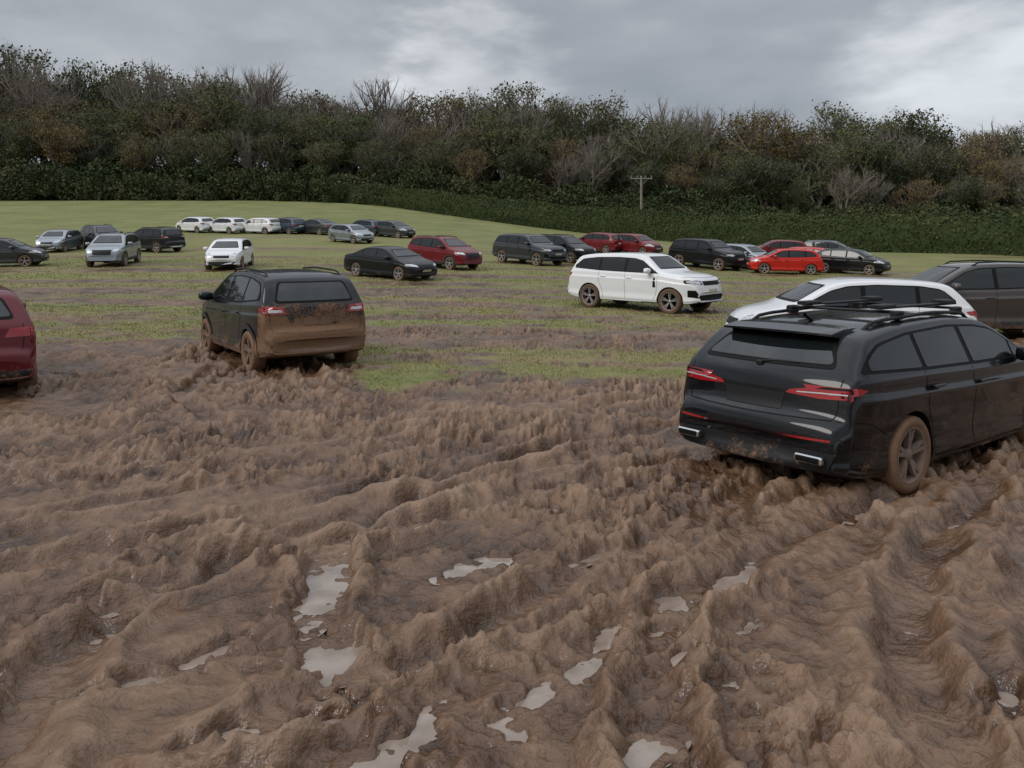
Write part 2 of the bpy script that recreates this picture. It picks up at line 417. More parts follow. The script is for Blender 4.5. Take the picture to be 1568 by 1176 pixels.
# hedge
def hedge():
    P=np.array([(-34,134),(-20,128),(9,94),(38,59),(60,48),(95,40)],float)
    t=np.linspace(0,len(P)-1,700); X=np.interp(t,range(len(P)),P[:,0]); Y=np.interp(t,range(len(P)),P[:,1])
    k=np.ones(41)/41; X=np.convolve(np.pad(X,20,mode='edge'),k,'valid'); Y=np.convolve(np.pad(Y,20,mode='edge'),k,'valid')
    tx=np.gradient(X); ty=np.gradient(Y); L=np.hypot(tx,ty); nxv=ty/L; nyv=-tx/L
    s=np.cumsum(L)
    H=3.3+.3*fbm(s*.1,s*0,3,8); 
    sec=[(-1.2,0),(-1.35,.4),(-1.2,.8),(-.7,1.),(0,1.03),(.7,1.),(1.2,.8),(1.35,.4),(1.2,0)]
    V=[];n=len(sec)
    for j,(o,z) in enumerate(sec):
        off=o*.88+.2*fbm(s*.5,s*0+j*1.3,3,9)
        xx=X+nxv*off; yy=Y+nyv*off
        V.append(np.stack([xx,yy,base_h(xx,yy)-.2+z*H*.93+.14*fbm(s*.7,s*0+j,3,19)],1))
    V=np.stack(V,1); N=len(X); id=np.arange(N*n).reshape(N,n)
    Fc=np.stack([id[:-1,:-1],id[:-1,1:],id[1:,1:],id[1:,:-1]],-1).reshape(-1,4)
    V=V.reshape(-1,3)
    m=130000
    pr=L/L.sum(); fi=rng.choice(N-1,m,p=pr[:-1]/pr[:-1].sum()); fj=rng.integers(0,n-1,m)
    a=rng.random((m,1)); b=rng.random((m,1)); G=V.reshape(N,n,3)
    C=(G[fi,fj]*(1-a)+G[fi+1,fj]*a)*(1-b)+(G[fi,fj+1]*(1-a)+G[fi+1,fj+1]*a)*b
    cl=fbm(C[:,0]*.8+C[:,1]*.5,C[:,2]*1.2,3,29)
    C+=rng.normal(0,.13,(m,3)); C[:,2]+=np.clip(cl,0,1)*.15
    V3,F3=leafquads(C,np.full(m,.12),0)
    t=NT('hedge_leaves'); at=t.new('ShaderNodeAttribute',attribute_name='v').outputs['Fac']
    t.set(Base_Color=t.ramp(at,[(0,(.030,.044,.016)),(.5,(.062,.080,.029)),(1,(.11,.12,.05))]),Roughness=.8,Specular_IOR_Level=.15)
    ob=mesh_obj('field_hedge',np.concatenate([V,V3]),np.concatenate([Fc,F3+len(V)]),[t.m])
    vv=np.clip(.45+.5*cl+rng.normal(0,.15,m),0,1)
    add_attr(ob.data,'v',np.concatenate([np.full(len(V),.15),np.repeat(vv,4)]))
hedge()
def pole():
    x,y=14.6,88.5; z=float(base_h(x,y))
    S=[(np.array([x,y,z-.5]),np.array([x,y,z+7.0]),.16,.12),
       (np.array([x-1.25,y,z+6.7]),np.array([x+1.25,y,z+6.7]),.07,.07),
       (np.array([x-.7,y,z+6.65]),np.array([x,y,z+5.9]),.03,.03),(np.array([x+.7,y,z+6.65]),np.array([x,y,z+5.9]),.03,.03)]
    for dx in (-1.15,-.45,.45,1.15): S.append((np.array([x+dx,y,z+6.75]),np.array([x+dx,y,z+7.05]),.06,.05))
    V,Fc=tubes(S,8)
    t=NT('weathered_wood'); geo=t.new('ShaderNodeNewGeometry'); t.set(Base_Color=t.ramp(t.noise(geo.outputs['Position'],5),[(.3,(.15,.135,.11)),(.7,(.26,.235,.20))]),Roughness=.85)
    mesh_obj('utility_pole',V,Fc,[t.m])
pole()

# ---------------------------------------------------------------- cars
PAINT,BLACK,GLASS,CHROME,RED,CLEAR,TYRE,RIM,PLATE,GREY,DARKG=range(11)
def mudwrap(t,col,rough,a,b,amt):
    """mud spatter: a=height of dirty line, b=extra height on the tail"""
    tc=t.new('ShaderNodeTexCoord').outputs['Object']
    sp=t.new('ShaderNodeSeparateXYZ'); t.link(tc,sp.inputs[0])
    n=t.noise(tc,3.2,5,.7); n2=t.noise(tc,26,4,.75)
    ext=t.map(sp.outputs[0],-1.5,-2.05,0,b)
    line=t.math('ADD',ext,a)
    f=t.math('SUBTRACT',line,sp.outputs[2])
    f=t.math('ADD',f,t.math('MULTIPLY',t.math('SUBTRACT',n,.5),1.2))
    f=t.math('ADD',f,t.math('MULTIPLY',t.math('SUBTRACT',n2,.5),.8))
    f=t.map(f,-.02,.28,0,amt)
    mc=t.mix(n2,(.12,.065,.036),(.28,.170,.105))
    t.set(Base_Color=t.mix(f,col,mc))
    t.set(Roughness=t.map(f,0,1,rough,.8,False))
    return f
def cmat(name,col,rough=.3,metal=0,coat=0,a=.3,b=0,amt=.9,spec=.5):
    t=NT(name); t.set(Metallic=metal,Coat_Weight=coat,Coat_Roughness=.03,Specular_IOR_Level=spec)
    f=mudwrap(t,col,rough,a,b,amt)
    if coat:
        t.set(Coat_Weight=t.map(f,0,.5,coat,0,False))
    if metal: t.set(Metallic=t.map(f,0,.5,metal,0,False))
    return t.m
def car_mats(nm,paint,a=.35,b=.1,amt=.85,metal=0.,rim=(.35,.36,.37),coat=.8,tm=.6,rm=.4):
    P=cmat(nm+'_paint',paint,.35,metal,coat,a,b,amt,.12)
    mats=[P,cmat(nm+'_black_plastic',(.012,.012,.013),.5,0,0,a,b,amt,.3),
      cmat(nm+'_glass',(.010,.013,.014),.02,0,.0,a-.25,b*.8,amt*.9,.7),
      cmat(nm+'_chrome',(.6,.6,.6),.2,1,0,a,b,amt),
      cmat(nm+'_tail_lamp',(.34,.008,.012),.15,0,1,a-.2,b,amt),
      cmat(nm+'_head_lamp',(.62,.64,.66),.1,.3,1,a-.2,b,amt),
      cmat(nm+'_tyre',(.02,.02,.02),.8,0,0,1.2,0,tm,.2),
      cmat(nm+'_wheel_rim',rim,.35,.7,0,rm,0,.8),
      cmat(nm+'_plate',(.6,.58,.45),.4,0,0,a-.1,b,amt),
      cmat(nm+'_grey_plastic',(.04,.04,.042),.55,0,0,a,b,amt,.3),
      cmat(nm+'_dark_trim',(.004,.004,.004),.6,0,0,a-.3,b,amt,.2)]
    return mats
class Geo:
    def __init__(s): s.g={}
    def add(s,grp,V,Fc,mat,smooth=True):
        G=s.g.setdefault(grp,[[],[],[],[]]); o=len(G[0])
        G[0].extend([tuple(v) for v in V])
        for i,f in enumerate(Fc):
            G[1].append([o+k for k in f]); G[2].append(mat if isinstance(mat,int) else mat[i]); G[3].append(smooth)
def box(G,grp,c,s,mat,ch=.25,taper=1.):
    c=np.array(c,float); s=np.array(s,float)/2
    ax=int(np.argmax(s)); o=[i for i in range(3) if i!=ax]
    k=ch*min(s[o[0]],s[o[1]])
    a,b=s[o[0]],s[o[1]]
    P=[(-a+k,-b),(a-k,-b),(a,-b+k),(a,b-k),(a-k,b),(-a+k,b),(-a,b-k),(-a,-b+k)]
    V=[];Fc=[]
    secs=[(-s[ax],1-ch*.5),(-s[ax]+k,1),(s[ax]-k,1),(s[ax],1-ch*.5)]
    for t_,sc in secs:
        for (p,q) in P:
            v=np.zeros(3); v[ax]=t_; v[o[0]]=p*sc; v[o[1]]=q*sc; V.append(c+v)
    for j in range(3):
        for i in range(8): Fc.append((j*8+i,j*8+(i+1)%8,(j+1)*8+(i+1)%8,(j+1)*8+i))
    Fc.append(tuple(range(8))); Fc.append(tuple(range(24,32)))
    G.add(grp,V,Fc,mat,False)
def tube(G,grp,pts,r,mat,n=8):
    segs=[(np.array(a,float),np.array(b,float),r,r) for a,b in zip(pts[:-1],pts[1:])]
    V,Fc=tubes(segs,n); G.add(grp,V,Fc,mat)
def chaik(P,it=2,closed=False):
    P=[np.array(p,float) for p in P]
    for _ in range(it):
        Q=[P[0]]
        for a,b in zip(P[:-1],P[1:]): Q+= [a*.8+b*.2,a*.2+b*.8]
        Q.append(P[-1]); P=Q
    return np.array(P)
def rnd(poly,r=.03):
    n=len(poly); out=[]
    for i in range(n):
        p=np.array(poly[i],float); a=np.array(poly[i-1],float); b=np.array(poly[(i+1)%n],float)
        la=np.linalg.norm(a-p); lb=np.linalg.norm(b-p); k=min(r,la*.4,lb*.4)
        A=p+(a-p)/max(la,1e-6)*k; B=p+(b-p)/max(lb,1e-6)*k
        for t in (0,.33,.67,1): out.append(tuple((1-t)**2*A+2*t*(1-t)*p+t*t*B))
    return out
def body(T,res):
    top=chaik(T['top'],2); 
    s=np.concatenate([[0],np.cumsum(np.hypot(np.diff(top[:,0]),np.diff(top[:,1])))])
    N=int(s[-1]/res); ss=np.linspace(0,s[-1],N); X=np.interp(ss,s,top[:,0]); Zt=np.interp(ss,s,top[:,1])
    hw=T['W']/2; HL=T['L']/2
    wx=chaik([(-HL,.85*hw),(-HL+.12,.93*hw),(-HL+.5,.985*hw),(0,hw),(HL-.9,.99*hw),(HL-.4,.94*hw),(HL-.12,.84*hw),(HL,.72*hw)],2)
    zbp=[(-HL,T['zb']+.12),(-HL+.25,T['zb']+.04),(-HL+.6,T['zb']),(HL-.6,T['zb']),(HL-.2,T['zb']+.03),(HL,T['zb']+.10)]
    R=[]
    sub=4
    for x,zt in zip(X,Zt):
        w=np.interp(x,wx[:,0],wx[:,1]); zb=np.interp(x,*zip(*zbp)); be=min(np.interp(x,*zip(*T['belt'])),zt-.05)
        tum=T.get('tum',.34)
        yg=lambda z:w-.04-tum*(z-be)-.10*max(z-be,0)**2
        z6=max(zt-.07,be+.012); zmid=(be+z6)/2
        H_=be-zb
        c=[(0,zb),(w*.5,zb),(w-.09,zb+.0),(w-.035,zb+.05*H_+.01),(w-.012,zb+H_*.14),(w-.026,zb+H_*.30),(w-.010,zb+H_*.50),(w+.002,zb+H_*.70),(w+.006,zb+H_*.79),(w-.014,zb+H_*.84),(w-.022,be-.03),(yg(be)+.005,be),(yg(zmid),zmid),(yg(z6),z6),(yg(z6)-.045,zt-.025),(yg(z6)-.16,zt-.006),(yg(z6)*.5,zt+.006),(0,zt+.012)]
        c=np.array(c); ext=np.vstack([[-c[1][0],c[1][1]],c,[-c[-2][0],c[-2][1]]])
        pts=[]
        for i in range(1,len(ext)-2):
            p0,p1,p2,p3=ext[i-1:i+3]
            for j in range(sub):
                t=j/sub; pts.append(.5*((2*p1)+(-p0+p2)*t+(2*p0-5*p1+4*p2-p3)*t*t+(-p0+3*p1-3*p2+p3)*t**3))
        pts.append(ext[-2]); pts=np.array(pts)
        rf=np.clip((abs(x)-.5)/(HL-.5),0,1); sh=(T.get('cf',.13) if x>0 else -T.get('cr',.07))*rf
        xx=x-sh*(pts[:,0]/hw)**2
        half=np.stack([xx,pts[:,0],pts[:,1]],1)
        mir=half[-2:0:-1]*np.array([1,-1,1])
        R.append(np.vstack([half,mir]))
    R=np.array(R); n,m=R.shape[:2]; V=R.reshape(-1,3); id=np.arange(n*m).reshape(n,m)
    Fc=[]
    for i in range(n-1):
        for j in range(m): Fc.append((id[i,j],id[i,(j+1)%m],id[i+1,(j+1)%m],id[i+1,j]))
    Fc.append(tuple(id[0][::-1])); Fc.append(tuple(id[-1]))
    return V,Fc
def wheel(G,cx,sgn,R,W2,T):
    ri=R*.72; yc=sgn*(T['W']/2-.125)
    def lathe(prof,mat,n=36,sm=True):
        V=[];Fc=[]
        for i in range(n):
            a=i/n*2*math.pi
            for (r,y) in prof: V.append((cx+r*math.cos(a),yc+sgn*y,R+r*math.sin(a)))
        k=len(prof)
        for i in range(n):
            for j in range(k-1): Fc.append((i*k+j,((i+1)%n)*k+j,((i+1)%n)*k+j+1,i*k+j+1))
        G.add('wheels',V,Fc,mat,sm)
    lathe([(ri,-.10),(R-.03,-.115),(R-.004,-.09),(R,0),(R-.004,.09),(R-.03,.115),(ri+.02,.112),(ri,.10)],TYRE)
    lathe([(ri+.004,.104),(ri-.012,.106),(ri-.022,.09),(ri-.03,.02),(ri-.04,-.02)],RIM)
    lathe([(ri-.02,-.03),(.01,-.03)],DARKG)
    lathe([(.001,.085),(.045,.085),(.06,.07),(.065,.02)],RIM,16)
    ns=T.get('spokes',5)
    for k in range(ns):
        for off in (-.14,.14):
            a0=k/ns*2*math.pi+.3; a1=a0+off
            p0=np.array([math.cos(a0+off*.5)*.045,math.sin(a0+off*.5)*.045]); p1=np.array([math.cos(a1)*(ri-.015),math.sin(a1)*(ri-.015)])
            d=(p1-p0); d/=np.linalg.norm(d); nn=np.array([-d[1],d[0]])
            V=[]
            for p,w,y in ((p0,.020,.075),(p1,.016,.098)):
                for sw,yy in ((-w,y),(w,y),(w*1.1,y-.04),(-w*1.1,y-.04)):
                    q=p+nn*sw; V.append((cx+q[0],yc+sgn*yy,R+q[1]))
            G.add('wheels',V,[(0,1,5,4),(1,2,6,5),(2,3,7,6),(3,0,4,7)],RIM,False)
def build_type(T,res=.05,fine=True):
    V,Fc=body(T,res)
    bm=bmesh.new(); vs=[bm.verts.new(v) for v in V]
    for f in Fc:
        try: bm.faces.new([vs[i] for i in f])
        except ValueError: pass
    bmesh.ops.recalc_face_normals(bm,faces=bm.faces)
    bvh=BVHTree.FromBMesh(bm)
    for f in bm.faces:
        f.smooth=True
        c=f.calc_center_median()
        f.material_index=BLACK if (f.normal.z<-.6 or c.z<T['zb']+.03) else PAINT
    me=bpy.data.meshes.new(T['name']+'_body'); bm.to_mesh(me); bm.free()
    ob=bpy.data.objects.new('tmp',me); scene.collection.objects.link(ob)
    bc=bmesh.new(); R=T['R']
    for cx in T['wx']:
        for sg in (-1,1):
            n=40; r=R+T.get('gap',.045); ra=[]; rb=[]
            for i in range(n):
                a=i/n*2*math.pi
                ra.append(bc.verts.new((cx+r*math.cos(a),sg*(T['W']/2-.30),R+r*math.sin(a)))); rb.append(bc.verts.new((cx+r*math.cos(a),sg*(T['W']/2+.3),R+r*math.sin(a))))
            for i in range(n): bc.faces.new((ra[i],ra[(i+1)%n],rb[(i+1)%n],rb[i]))
            bc.faces.new(ra[::-1]); bc.faces.new(rb)
    bmesh.ops.recalc_face_normals(bc,faces=bc.faces)
    for f in bc.faces: f.material_index=BLACK
    mc=bpy.data.meshes.new('cut'); bc.to_mesh(mc); bc.free(); oc=bpy.data.objects.new('cut',mc); scene.collection.objects.link(oc)
    dummy=[bpy.data.materials.get('dummy') or bpy.data.materials.new('dummy')]*11
    for m in dummy: me.materials.append(m); mc.materials.append(m)
    md=ob.modifiers.new('b','BOOLEAN'); md.operation='DIFFERENCE'; md.object=oc; md.solver='EXACT'
    dg=bpy.context.evaluated_depsgraph_get(); e=ob.evaluated_get(dg); bme=bpy.data.meshes.new_from_object(e)
    bpy.data.objects.remove(ob); bpy.data.objects.remove(oc)
    bme.set_sharp_from_angle(angle=math.radians(38))
    G=Geo()
    def patch(grp,poly,proj,off,mat,dens=.06,sgns=(1,-1)):
        n=len(poly); P=[]
        for i in range(n):
            a=np.array(poly[i]); b=np.array(poly[(i+1)%n]); k=max(1,int(np.linalg.norm(b-a)/dens))
            for j in range(k): P.append(a+(b-a)*j/k)
        nb=len(P); A=np.array(P); lo=A.min(0); hi=A.max(0)
        pts=[Vector(p) for p in P]
        gx=np.arange(lo[0]+dens/2,hi[0],dens); gy=np.arange(lo[1]+dens/2,hi[1],dens)
        for x in gx:
            for y in gy:
                ins=False; j=nb-1
                for i in range(nb):
                    if (A[i,1]>y)!=(A[j,1]>y) and x<(A[j,0]-A[i,0])*(y-A[i,1])/(A[j,1]-A[i,1]+1e-12)+A[i,0]: ins=not ins
                    j=i
                if ins and np.min(np.hypot(A[:,0]-x,A[:,1]-y))>dens*.35: pts.append(Vector((x,y)))
        r=geometry.delaunay_2d_cdt(pts,[(i,(i+1)%nb) for i in range(nb)],[],1,1e-5)
        vv,ff=r[0],r[2]
        for sg in (sgns if proj=='side' else (1,)):
            out=[]
            for v in vv:
                a,b=v
                if proj=='side': o=Vector((a,sg*3,b)); d=Vector((0,-sg,0))
                elif proj=='rear': o=Vector((-5,a,b)); d=Vector((1,0,0))
                elif proj=='front': o=Vector((5,a,b)); d=Vector((-1,0,0))
                else: o=Vector((a,b,3)); d=Vector((0,0,-1))
                h=bvh.ray_cast(o,d)
                if h[0] is None or abs(h[1].dot(d))<.12:
                    g0=o+d*(3 if proj!='top' else 1.5)
                    if proj=='side': g0=Vector((a,sg*T['W']/2*.9,b))
                    elif proj=='rear': g0=Vector((-T['L']/2+.1,a,b))
                    elif proj=='front': g0=Vector((T['L']/2-.1,a,b))
                    h=bvh.find_nearest(g0)
                nrm=h[1]
                if nrm.dot(d)>0: nrm=-nrm
                out.append(h[0]+nrm*off)
            G.add(grp,out,ff,mat)
    def mir(poly):
        return [(-a,b) for a,b in poly]+[(a,b) for a,b in poly[::-1]]
    Tt=T['T'];Bb=T['B']
    iT=lambda x: float(np.interp(-x,[-p[0] for p in Tt],[p[1] for p in Tt])); iB=lambda x: float(np.interp(-x,[-p[0] for p in Bb],[p[1] for p in Bb]))
    def dlo(x0,x1,ins):
        xs=np.linspace(x0,x1,max(4,int(abs(x1-x0)/.08)))
        top=[(x,iT(x)-ins) for x in xs]; bot=[(x,iB(x)+ins) for x in xs]
        top=[(x,max(z,iB(x)+ins+.004)) for x,z in top]
        return bot+top[::-1]
    patch('window_frames',dlo(Tt[0][0],Tt[-1][0],0),'side',.004,DARKG)
    for (a,b) in T['wins']: patch('windows',rnd(dlo(a,b,.022),.02),'side',.008,GLASS)
    patch('window_frames',rnd(mir(T['ws']),.05),'front',.003,DARKG); 
    ws=[(a-.03,b+(.03 if i==0 else -.025)) for i,(a,b) in enumerate(T['ws'])]
    patch('windows',rnd(mir(ws),.05),'front',.007,GLASS)
    patch('window_frames',rnd(mir(T['rw']),.06),'rear',.004,DARKG)
    rw=[(a-.035,b+(.03 if i==0 else -.025)) for i,(a,b) in enumerate(T['rw'])]
    patch('windows',rnd(mir(rw),.05),'rear',.008,GLASS)
    for (poly,pr,mat,off) in T['ft']:
        if pr in('rear','front') and min(p[0] for p in poly)>=0.02:
            patch('lamps_and_trim',rnd(poly,.015),pr,off,mat,.05); patch('lamps_and_trim',rnd([(-a,b) for a,b in poly][::-1],.015),pr,off,mat,.05)
        else: patch('lamps_and_trim',rnd(poly,.015),pr,off,mat,.05)
    if fine:
        def strip(pts,w,pr,mat=DARKG,off=.0016):
            P=np.array(chaik(pts,2)); d=np.gradient(P,axis=0); d/=np.linalg.norm(d,axis=1)[:,None]; nn=np.stack([-d[:,1],d[:,0]],1)
            patch('panel_gaps',[tuple(p) for p in P+nn*w/2]+[tuple(p) for p in (P-nn*w/2)[::-1]],pr,off,mat,.05)
        for s_ in T['seams']: strip(s_[1],s_[2] if len(s_)>2 else .009,s_[0])
        for hx,hz in T['handles']:
            for sg in (1,-1):
                box(G,'door_handles',(hx,sg*(T['W']/2+.012),hz),(.20,.03,.028),PAINT,.6)
    if T.get('clad'):
        for cx in T['wx']:
            r0=R+.03; r1=R+.115
            A=np.linspace(-.25,math.pi+.25,26)
            ring=[(cx+r1*math.cos(a),R+r1*math.sin(a)) for a in A]+[(cx+r0*math.cos(a),R+r0*math.sin(a)) for a in A[::-1]]
            patch('wheel_arch_cladding',ring,'side',.014,GREY,.06)
        x0=T['wx'][1]+R+.08; x1=T['wx'][0]-R-.08
        patch('sill_cladding',[(x0,T['zb']+.02),(x1,T['zb']+.02),(x1,T['zb']+.16),(x0,T['zb']+.16)],'side',.012,GREY)
    mx,mz=T['mir']
    for sg in (1,-1):
        Vv=[];Ff=[];n=12
        for i in range(7):
            ph=(i/6-.5)*math.pi
            for j in range(n):
                th=j/n*2*math.pi
                sx,sy,sz=.09*math.cos(ph)*math.cos(th),.13*math.sin(ph),.085*math.cos(ph)*math.sin(th)
                sq=lambda v,s:s*np.sign(v)*abs(v/s)**.7 if s else 0
                Vv.append((mx+sq(sx,.09),sg*(T['W']/2+.09+sq(sy,.13)),mz+sq(sz,.085)))
        for i in range(6):
            for j in range(n): Ff.append((i*n+j,i*n+(j+1)%n,(i+1)*n+(j+1)%n,(i+1)*n+j))
        G.add('mirrors',Vv,Ff,T.get('mirmat',PAINT))
        box(G,'mirrors',(mx+.02,sg*(T['W']/2-.02),mz-.05),(.06,.16,.04),BLACK)
    for cx in T['wx']:
        for sg in (1,-1): wheel(G,cx,sg,R,.22,T)
    tz=lambda x: float(np.interp(x,*zip(*T['top'])))
    if T.get('rails'):
        x0,x1=T['rails']; yr=T['rail_y']
        for sg in (1,-1):
            pts=[]
            for x in np.linspace(x0,x1,12):
                e=min(1,min(x-x0,x1-x)/.12); pts.append((x,sg*yr,tz(x)-.035+.06*e))
            tube(G,'roof_rails',pts,.017,T.get('railmat',BLACK))
    if 'extra' in T: T['extra'](G,T,tz)
    out=[('body',bme)]
    for grp,(V,Ff,Mi,Sm) in G.g.items():
        me=bpy.data.meshes.new(grp); me.from_pydata(V,[],Ff)
        me.polygons.foreach_set('material_index',Mi); me.polygons.foreach_set('use_smooth',Sm)
        for m in dummy: me.materials.append(m)
        b=bmesh.new(); b.from_mesh(me)
        if grp in('wheels','mirrors','door_handles','roof_rails'): bmesh.ops.recalc_face_normals(b,faces=b.faces)
        b.to_mesh(me); b.free(); me.update()
        out.append((grp,me))
    return out
def place(name,meshes,mats,x,y,head,sink=.03,pitch=None,scale=1.):
    e=bpy.data.objects.new(name,None); scene.collection.objects.link(e); e.empty_display_size=.5
    h=math.radians(head)
    hx,hy=math.cos(h),math.sin(h); L=1.3; W=.75
    f=float(base_h(x+hx*L,y+hy*L)); r=float(base_h(x-hx*L,y-hy*L)); l=float(base_h(x-hy*W,y+hx*W)); ri=float(base_h(x+hy*W,y-hx*W))
    X=Vector((hx*2*L,hy*2*L,f-r)).normalized(); Y=Vector((-hy*2*W,hx*2*W,l-ri)); Zv=X.cross(Y).normalized(); Y=Zv.cross(X)
    Mx=Matrix((X,Y,Zv)).transposed().to_4x4(); Mx.translation=Vector((x,y,(f+r)/2-sink)); 
    e.matrix_world=Mx@Matrix.Scale(scale,4)
    for n,me in meshes:
        o=bpy.data.objects.new(n,me); scene.collection.objects.link(o); o.parent=e
        for i,s in enumerate(o.material_slots): s.link='OBJECT'; s.material=mats[i]
    return e

def ex_estate(G,T,tz):
    V=[];Fc=[];n=11
    for i in range(n):
        y=-.54+1.08*i/(n-1); c=.012*(1-(y/.54)**2); xb=-1.99+.06*(y/.54)**2
        for (x,z) in ((-1.55,1.405),(-1.75,1.400),(xb,1.368),(xb,1.350),(-1.80,1.33)): V.append((x,y,z+c))
    for i in range(n-1):
        for j in range(4): Fc.append((i*5+j,i*5+j+1,(i+1)*5+j+1,(i+1)*5+j))
    Fc.append((0,1,2,3,4)); Fc.append(tuple((n-1)*5+k for k in range(5)))
    G.add('roof_spoiler',V,Fc,PAINT,False)
    for bx in (.30,-.85):
        box(G,'roof_rack',(bx,0,tz(bx)+.065),(.07,1.16,.024),BLACK,.6)
        for sg in(1,-1): box(G,'roof_rack',(bx,sg*.53,tz(bx)+.04),(.14,.07,.08),BLACK,.4)
    for yy in (.34,-.40):
        box(G,'roof_rack',(-.25,yy,1.535),(1.40,.07,.02),BLACK,.5)
        box(G,'roof_rack',(-.86,yy,1.548),(.24,.13,.04),BLACK,.5); box(G,'roof_rack',(.32,yy,1.55),(.2,.15,.05),BLACK,.5)
    tube(G,'rear_wiper',[(-2.13,.0,1.115),(-2.09,-.14,1.13),(-2.08,-.34,1.13)],.009,BLACK,5)
    box(G,'rear_wiper',(-2.125,0,1.10),(.05,.06,.05),BLACK,.5)
    tube(G,'roof_aerial',[(-1.35,0,1.42),(-1.47,0,1.48)],.018,BLACK,6)
    for sg in(1,-1):
        box(G,'exhaust_trims',(-2.325,sg*.60,.415),(.05,.24,.065),CHROME,.5)
        box(G,'exhaust_trims',(-2.342,sg*.60,.415),(.03,.20,.045),DARKG,.4)
ESTATE=dict(name='estate',L=4.69,W=1.83,zb=.20,R=.335,wx=(1.43,-1.26),cr=.13,tum=.43,
 top=[(-2.345,.56),(-2.335,.67),(-2.27,.725),(-2.225,.75),(-2.21,.97),(-2.16,1.06),(-1.84,1.335),(-1.72,1.375),(-1.2,1.425),(-.3,1.455),(.3,1.43),(.6,1.365),(1.30,1.04),(1.45,.99),(1.9,.91),(2.15,.82),(2.30,.69),(2.345,.56)],
 belt=[(-2.3,1.045),(-1,1.02),(0,.99),(1.3,.965),(2.3,.8)],
 T=[(1.2,1.005),(.85,1.175),(.55,1.305),(.25,1.35),(-.3,1.375),(-1.1,1.35),(-1.6,1.29),(-1.80,1.21),(-1.95,1.10)],
 B=[(1.2,.995),(0,1.01),(-1.0,1.035),(-1.95,1.075)],
 wins=[(1.12,.84),(.80,-.08),(-.17,-.98),(-1.05,-1.84)],
 ws=[(.68,1.07),(.50,1.36)], rw=[(.66,1.10),(.53,1.315)],
 ft=[([(.30,.893),(.60,.873),(.90,.888),(.90,.973),(.62,.973),(.34,.923)],'rear',RED,.006),
     ([(.40,.906),(.60,.914),(.80,.916),(.80,.926),(.60,.924),(.40,.914)],'rear',CLEAR,.010),
     ([(.55,.950),(.88,.954),(.88,.970),(.62,.968)],'rear',DARKG,.010),
     ([(-2.3,.90),(-2.02,.92),(-1.93,.948),(-2.05,.975),(-2.3,.972)],'side',RED,.008),
     ([(-.27,.75),(.27,.75),(.30,.89),(-.30,.89)],'rear',BLACK,.004),
     ([(-.72,.30),(.72,.30),(.78,.47),(-.78,.47)],'rear',BLACK,.006),
     ([(-.74,.558),(.74,.558),(.74,.576),(-.74,.576)],'rear',RED,.009),
     ([(-.82,.545),(.82,.545),(.80,.59),(-.80,.59)],'rear',BLACK,.005),
     ([(.45,.70),(.82,.74),(.86,.81),(.55,.79)],'front',CLEAR,.006),([(-.38,.60),(.38,.60),(.42,.78),(-.42,.78)],'front',BLACK,.005),([(-.6,.3),(.6,.3),(.65,.48),(-.65,.48)],'front',BLACK,.005)],
 seams=[('side',[(1.12,.99),(1.10,.6),(1.02,.28)]),('side',[(-.13,1.0),(-.13,.6),(-.10,.27)]),('side',[(-1.02,1.03),(-1.03,.75),(-.88,.5),(-.84,.28)]),
   ('side',[(1.0,.27),(0,.26),(-.82,.27)]),('rear',[(-.74,1.04),(-.73,.77),(-.70,.715)]),('rear',[(.74,1.04),(.73,.77),(.70,.715)]),
   ('rear',[(-.70,.715),(0,.71),(.70,.715)]),('side',[(-2.28,.72),(-1.9,.69),(-1.66,.56)])],
 handles=[(.02,.86),(-.88,.895)],mir=(.86,1.05),rails=(-1.55,.55),rail_y=.56,extra=ex_estate,spokes=5)
